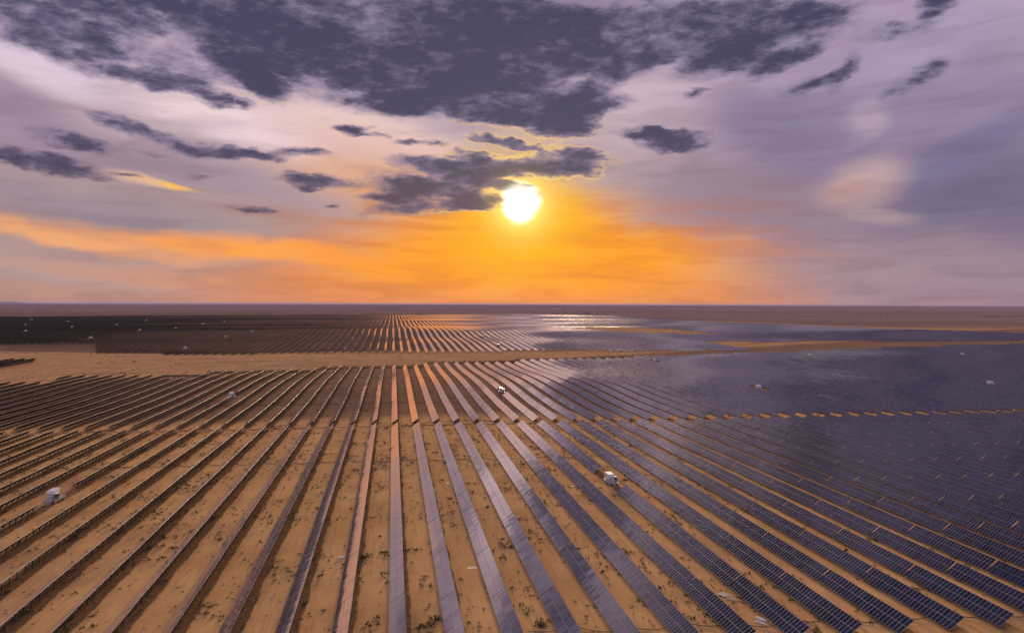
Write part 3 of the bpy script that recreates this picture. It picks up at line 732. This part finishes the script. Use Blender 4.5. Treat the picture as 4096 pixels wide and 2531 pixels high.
# ------------------------------------------------------------------ things lying on the sand
def debris(nm, pxy, boxes, label, cat, mt):
    x, y = ground_at(*pxy); root = bpy.data.objects.new(nm[0], None); C.objects.link(root); root.location = (x, y, float(H(x, y)))
    tag(root, label, cat)
    for (dx, dy, l_, wd, hh, rz, pitch) in boxes:
        b_ = MB(); b_.box((0, 0, 0), (l_, wd, hh), mt); o = link(nm[1], b_.mesh(nm[1]), root, (dx, dy, hh/2+.08+abs(pitch)*l_*.4), (0, pitch, rz))
debris(('sheet_pile', 'sheet'), (3045, 2474), [(0, 0, 2.6, 1.1, .12, -.95, .05), (-1.2, -1.6, 2.4, .5, .08, -.8, .0), (-.9, -.6, 1.2, .5, .06, -.7, .1)], 'pale flat sheets dumped on the sand by the bottom edge, right of centre', 'sheets', M_sheet)
debris(('sheet_stack', 'sheet'), (2891, 2376), [(0, 0, 2.3, .45, .1, -.9, .0), (.6, .3, 2.2, .3, .1, -.85, .03), (-.5, -.3, 2.1, .35, .08, -.95, .0), (1.0, .8, 1.4, .3, .1, -.9, .02)], 'white slats lying together on the lane between dark blue tables', 'slats', M_sheet)
debris(('board_pile', 'board'), (2922, 2395), [(0, 0, 2.2, .4, .14, -.8, .0), (.9, .1, 1.8, .3, .14, -.6, .04), (.4, .8, 2.0, .25, .12, -1.0, .0), (1.3, -.6, .9, .3, .12, -.3, .1)], 'weathered wooden boards in a heap beside white slats', 'boards', M_wood)
debris(('carton', 'panel'), (1364, 2230), [(0, 0, 1.5, .7, .5, .1, 0), (1.3, .6, .8, .4, .06, .4, .05)], 'small white carton on the sand left of the central row', 'carton', M_sheet)
debris(('slat_heap', 'slat'), (1873, 2266), [(i*.55, .1*(i % 2), .22, 1.6, .06, -.35+.07*i, 0) for i in range(5)], 'five short pale slats laid side by side right of the central row', 'slats', M_sheet)
debris(('offcut_heap', 'offcut'), (1791, 1930), [(0, 0, 1.0, .7, .2, .2, 0), (.2, -2.2, 1.8, .25, .08, .1, 0), (.6, -3.2, 1.8, .2, .08, -.1, 0)], 'pale offcuts on sand near the second row right of centre', 'offcuts', M_sheet)
debris(('rail_heap', 'rail'), (2290, 1943), [(0, 0, 1.6, .3, .15, .1, 0), (1.4, .6, 3.2, .12, .1, .05, 0)], 'short pale rail left on sand before the white cabin', 'rail', M_sheet)

# ------------------------------------------------------------------ plants
def tuft_cloud(pts, sizes, name, mt, label, cat, blades=8, flat=.7):
    M_ = len(pts)
    g_ = np.random.default_rng(11)
    n_ = M_*blades
    ctr = np.repeat(pts, blades, 0); sz = np.repeat(sizes, blades)
    d = g_.normal(size=(n_, 3)); d[:, 2] = np.abs(d[:, 2])*flat; d /= np.linalg.norm(d, axis=1)[:, None]
    rad = g_.random(n_)**.5*.5
    c0 = ctr + d*(sz*rad)[:, None]; c0[:, 2] += .02
    s1 = g_.normal(size=(n_, 3)); s1 /= np.linalg.norm(s1, axis=1)[:, None]
    tip = c0+(d*.75+s1*.25)*(sz*.5)[:, None]; side = np.cross(d, s1); side /= np.linalg.norm(side, axis=1)[:, None]+1e-6
    wd = (sz*.17)[:, None]
    v = np.stack([c0-side*wd, c0+side*wd, tip], 1).reshape(-1, 3)
    me = mesh_np(name, v, np.arange(n_*3).reshape(-1, 3), [mt]); o = link(name, me); tag(o, label, cat, None, 'stuff'); return o
g_ = np.random.default_rng(5)
def value_noise(x, y, s, seed):
    r_ = np.random.default_rng(seed).random((256, 256)); u = x/s; v = y/s
    i = np.floor(u).astype(int); j = np.floor(v).astype(int); fu = u-i; fv = v-j; fu = fu*fu*(3-2*fu); fv = fv*fv*(3-2*fv)
    q = lambda a, b_: r_[a % 256, b_ % 256]
    return (q(i, j)*(1-fu)+q(i+1, j)*fu)*(1-fv)+(q(i, j+1)*(1-fu)+q(i+1, j+1)*fu)*fv
def scatter(n_, x0_, x1_, y0_, y1_, dens_fn, mg=60):
    x = g_.uniform(x0_, x1_, n_); y = g_.uniform(y0_, y1_, n_); px, py, d = project(x, y, 0*x)
    k = inframe(px, py, mg) & (d > 50) & (g_.random(n_) < dens_fn(x, y)); return x[k], y[k]
dn_ = lambda x, y: np.clip(.10+1.5*(value_noise(x, y, 14, 1)*.55+value_noise(x, y, 5, 2)*.45-.5), .05, 1)
xa, ya = scatter(110000, -330, 420, 120, 430, dn_)
sz = np.exp(g_.normal(-.6, .5, len(xa))); sz = np.clip(sz, .25, 2.0)
tuft_cloud(np.stack([xa, ya, H(xa, ya)], 1), sz, 'grass_tufts', M_green, 'low dry green tufts dotted over the sand between the near rows', 'grass', 12)
xb, yb = scatter(60000, -700, 700, 430, 860, lambda x, y: np.clip(.08+1.5*(value_noise(x, y, 26, 3)*.6+value_noise(x, y, 8, 4)*.4-.5), .03, 1))
tuft_cloud(np.stack([xb, yb, H(xb, yb)], 1), np.clip(np.exp(g_.normal(-.25, .45, len(xb))), .4, 2.4), 'scrub', M_green, 'dark scrub specks among the rows beyond the cross path', 'scrub', 6)
bx_ = g_.uniform(650, 2500, 9000); bo = g_.uniform(3, 14, 9000); by_ = np.interp(bx_, MIDTOP[:, 0], MIDTOP[:, 1])+bo  # dark tufts added in place of the dark ditch along the row ends
vd = np.stack([FW*FPX+RT*(p_-2048)+UP*(1265.5-q_) for p_, q_ in zip(bx_, by_)]); kk_ = -CAM_H/vd[:, 2]
xe, ye = vd[:, 0]*kk_, vd[:, 1]*kk_
tuft_cloud(np.stack([xe, ye, H(xe, ye)], 1), np.clip(np.exp(g_.normal(.0, .4, len(xe))), .5, 2.2), 'dark_tuft_band', M_stem, 'dark brown band of added low tufts along the far ends of the middle rows', 'scrub', 6, .4)
def strip(x, y):
    return np.clip(-.12+1.9*(value_noise(x, y*2.2, 60, 6)*.6+value_noise(x, y*1.5, 16, 7)*.4-.42), 0.02, 1)
xc_, yc_ = scatter(16000, -900, 1500, 640, 1600, strip)
pxx, pyy, _ = project(xc_, yc_, H(xc_, yc_))
kk_ = (pyy < np.interp(pxx, MIDTOP[:, 0], MIDTOP[:, 1])+4)
xc_, yc_ = xc_[kk_], yc_[kk_]
tuft_cloud(np.stack([xc_, yc_, H(xc_, yc_)], 1), np.clip(np.exp(g_.normal(.35, .5, len(xc_))), .6, 4), 'dry_bushes', M_green, 'dark low bushes scattered over the open sand strip', 'bushes', 8, .5)
xd_, yd_ = scatter(12000, -4000, 5000, 3300, 9000, lambda x, y: .1+.9*(value_noise(x, y, 300, 9) > .62))
pxx, pyy, _ = project(xd_, yd_, H(xd_, yd_)); kk_ = pyy < np.interp(pxx, FARTOP[:, 0], FARTOP[:, 1])-1
tuft_cloud(np.stack([xd_[kk_], yd_[kk_], H(xd_[kk_], yd_[kk_])], 1), g_.uniform(4, 11, kk_.sum()), 'plain_scrub', M_stem, 'dark scrub patches on the plain beyond the solar fields', 'scrub', 6, .35)
def shrub(pxy, size, label, n_leaf=260, spread=(1, 1)):
    x, y = ground_at(*pxy); root = bpy.data.objects.new('shrub', None); C.objects.link(root); root.location = (x, y, float(H(x, y)))
    tag(root, label, 'shrub', 'green shrubs on the sand between the rows')
    vs, fs = [], []
    cl = [(random.gauss(0, .45)*size*spread[0], random.gauss(0, .45)*size*spread[1], random.uniform(.25, .55)) for _ in range(7)]
    for _ in range(n_leaf):
        cx, cy, ch = random.choice(cl); d = Vector((random.gauss(0, 1), random.gauss(0, 1), abs(random.gauss(0, 1)))).normalized()
        c_ = Vector((cx, cy, .05))+Vector((d.x*.38, d.y*.38, d.z*ch))*size*random.uniform(.4, 1)
        s_ = Vector((random.gauss(0, 1), random.gauss(0, 1), random.gauss(0, 1))).normalized(); t_ = d.cross(s_).normalized()
        a_ = size*random.uniform(.05, .11); k = len(vs)
        vs += [tuple(c_-t_*a_*.5), tuple(c_+s_*a_*.5), tuple(c_+t_*a_*.5+d*a_), tuple(c_-s_*a_*.6+d*a_*.6)]; fs.append((k, k+1, k+2, k+3))
    me = bpy.data.meshes.new('foliage'); me.from_pydata(vs, [], fs); me.materials.append(M_shrub); link('foliage', me, root)
    b_ = MB()
    for (cx, cy, ch) in cl: b_.beam((cx*.4, cy*.4, -.05), (cx, cy, ch*size*.8), .04*size, M_stem)
    link('stem', b_.mesh('stem'), root)
for pxy, s_, lb in [((1452, 2226), 2.6, 'dark green shrub against the first table row left of the central one'),
                    ((1540, 2207), 1.7, 'bushy green shrub touching the left side of the central row'),
                    ((1668, 2195), 1.3, 'sparse green shrub just right of the central row, middle of three'),
                    ((1625, 2196), 1.2, 'dark shrub tight against the right side of the central row'),
                    ((2036, 2180), 2.6, 'broad green shrub between second and third rows right of the central one'),
                    ((1722, 2500), 2.4, 'bright green shrub at the bottom edge right of the central row'),
                    ((1748, 2470), 1.6, 'green shrub beside a table edge close to the bottom right of centre'),
                    ((2170, 2500), 2.8, 'wide pale green shrub patch at the bottom edge, right of centre'),
                    ((2108, 2443), 1.3, 'small green shrub above the wide patch at the bottom edge'),
                    ((1290, 2437), .9, 'small green shrub alone on sand low in the left half'),
                    ((1145, 2271), .8, 'rounded dark tuft alone on sand left of the first shaded row'),
                    ((880, 2160), 1.6, 'spiky green shrub between two rows left of the carton'),
                    ((610, 2190), 2.0, 'dark green shrub under a table row in the left half'),
                    ((690, 2192), 1.4, 'low green shrub right beside the darker one in the left half'),
                    ((300, 2155), 2.0, 'dark shrub spreading under the second long row from the left cabin'),
                    ((215, 2150), 1.1, 'small bright shrub on sand below the left cabin'),
                    ((2367, 1998), 1.9, 'dark green shrub left of the table start near the white cabin'),
                    ((2500, 1918), 1.8, 'green shrub behind the white cabin right of centre'),
                    ((1800, 1990), 1.4, 'dark shrub between second and third rows, upper of the near ones'),
                    ((1950, 2025), 1.4, 'dark low shrub crossing between third and fourth rows right'),
                    ((1545, 1716), 1.6, 'green shrub beside the central row just below the cross path'),
                    ((20, 2372), 1.5, 'green shrub at the left edge low in the picture')]:
    shrub(pxy, s_, lb)

# ------------------------------------------------------------------ far landmarks
def at_far(px_, py_):
    v = pdir(px_, py_); k = (15-CAM_H)/v[2] if v[2] < 0 else 9000
    for _ in range(6):
        z = float(H(v[0]*k, v[1]*k)); k = (z-CAM_H)/v[2]
    return v[0]*k, v[1]*k, z
x, y, z = at_far(2346, 1255)
root = bpy.data.objects.new('substation', None); C.objects.link(root); root.location = (x, y, z); root.rotation_euler = (0, 0, -YAW)
tag(root, 'dark low substation buildings on the plain under the sun', 'substation')
sc_ = y/4000
for nm, bx in (('control_building', [((-4, 0, 4.5), (9, 12, 9)), ((6, 0, 3.2), (11, 12, 6.4))]), ('long_wall', [((20, 0, 1.2), (95, 1, 2.4)), ((-35, 0, .9), (60, 1, 1.8))]), ('shed', [((18, 2, 2.4), (9, 9, 4.8)), ((34, 2, 1.8), (16, 8, 3.6))]), ('roof', [((-4, 0, 9.4), (10, 13, .8)), ((6, 0, 6.8), (12, 13, .8))])):
    b_ = MB()
    for c_, d_ in bx: b_.box(tuple(q*sc_ for q in c_), tuple(q*sc_ for q in d_), M_building)
    link(nm, b_.mesh(nm), root)
b_ = MB()
for sx_ in (-1, 1):
    for sy_ in (-1, 1): b_.beam((sx_*3, sy_*3, 0), (sx_*.6, sy_*.6, 26), .28, M_grey)
for q in range(5):
    a_ = 3-q*.5; z1 = q*5.2
    for s_ in (-1, 1):
        b_.beam((-a_, s_*a_, z1), (a_*.85, s_*a_*.85, z1+5.2), .16, M_grey); b_.beam((s_*a_, -a_, z1), (s_*a_*.85, a_*.85, z1+5.2), .16, M_grey)
me_tower = b_.mesh('tower')
b_ = MB(); b_.box((0, 0, 23), (15, .4, .4), M_grey); b_.box((0, 0, 26), (10, .35, .35), M_grey); me_arm = b_.mesh('crossarm')
for (px_, py_, lb) in [(2378, 1257, 'faint lattice pylon just right of the dark substation'), (2527, 1263, 'lattice pylon standing beyond the field edge right of the substation'),
                       (2130, 1247, 'faint lattice pylon left of the dark substation'), (2240, 1250, 'faint lattice pylon between the sun glow and the substation')]:
    x, y, z = at_far(px_, py_); root = bpy.data.objects.new('pylon', None); C.objects.link(root); root.location = (x, y, z); root.rotation_euler = (0, 0, .4)
    tag(root, lb, 'pylon', 'power pylons on the plain'); link('tower', me_tower, root); link('crossarm', me_arm, root)
# low hill at the left end of the horizon
hv, hf = [], []
for i in range(25):
    for j in range(7):
        u = i/24*2-1; v = j/6*2-1; hh = max(0, (1-u*u))*max(0, (1-v*v))
        hv.append((u*2600, v*1500, 95*hh**1.3*(1+.3*math.sin(i*1.3))-4))
for i in range(24):
    for j in range(6): hf.append((i*7+j, i*7+7+j, i*7+8+j, i*7+j+1))
me = bpy.data.meshes.new('hill'); me.from_pydata(hv, [], hf); me.materials.append(M_ground)
for p in me.polygons: p.use_smooth = True
dl = pdir(-60, 1215); o = link('hill', me, None, (dl[0]/dl[1]*27000, 27000, -6), (0, 0, 0)); o['kind'] = 'structure'
# bird
b_ = MB(); b_.quad([(-.5, .05, .18), (0, .12, 0), (0, -.1, 0)], M_dark); b_.quad([(.5, .05, .22), (0, -.1, 0), (0, .12, 0)], M_dark); b_.beam((0, -.25, 0), (0, .25, 0), .09, M_dark)
v = pdir(1891, 208); o = link('bird', b_.mesh('bird'), None, tuple(np.array([0, 0, CAM_H])+v*210)); tag(o, 'tiny dark bird flying before the cloud bank at the top', 'bird')

# ------------------------------------------------------------------ haze
hz = MB(); M_haze = bpy.data.materials.new('haze'); M_haze.use_nodes = True
hn = NT(M_haze.node_tree); hn.n.clear()
pv = hn.node('ShaderNodeVolumePrincipled'); pv.inputs['Color'].default_value = (.66, .58, .92, 1); pv.inputs['Density'].default_value = 2.2e-5; pv.inputs['Anisotropy'].default_value = 0
ho = hn.n.new('ShaderNodeOutputMaterial'); hn.l.new(pv.outputs[0], ho.inputs['Volume'])
zlo = float(Z.min())-1; ztop = max(CAM_H+3, float(Z.max())+3, 93)
hz.box((0, 30600, (zlo+ztop)/2), (126000, 64000, ztop-zlo), M_haze)
o = link('haze', hz.mesh('haze')); o['kind'] = 'stuff'
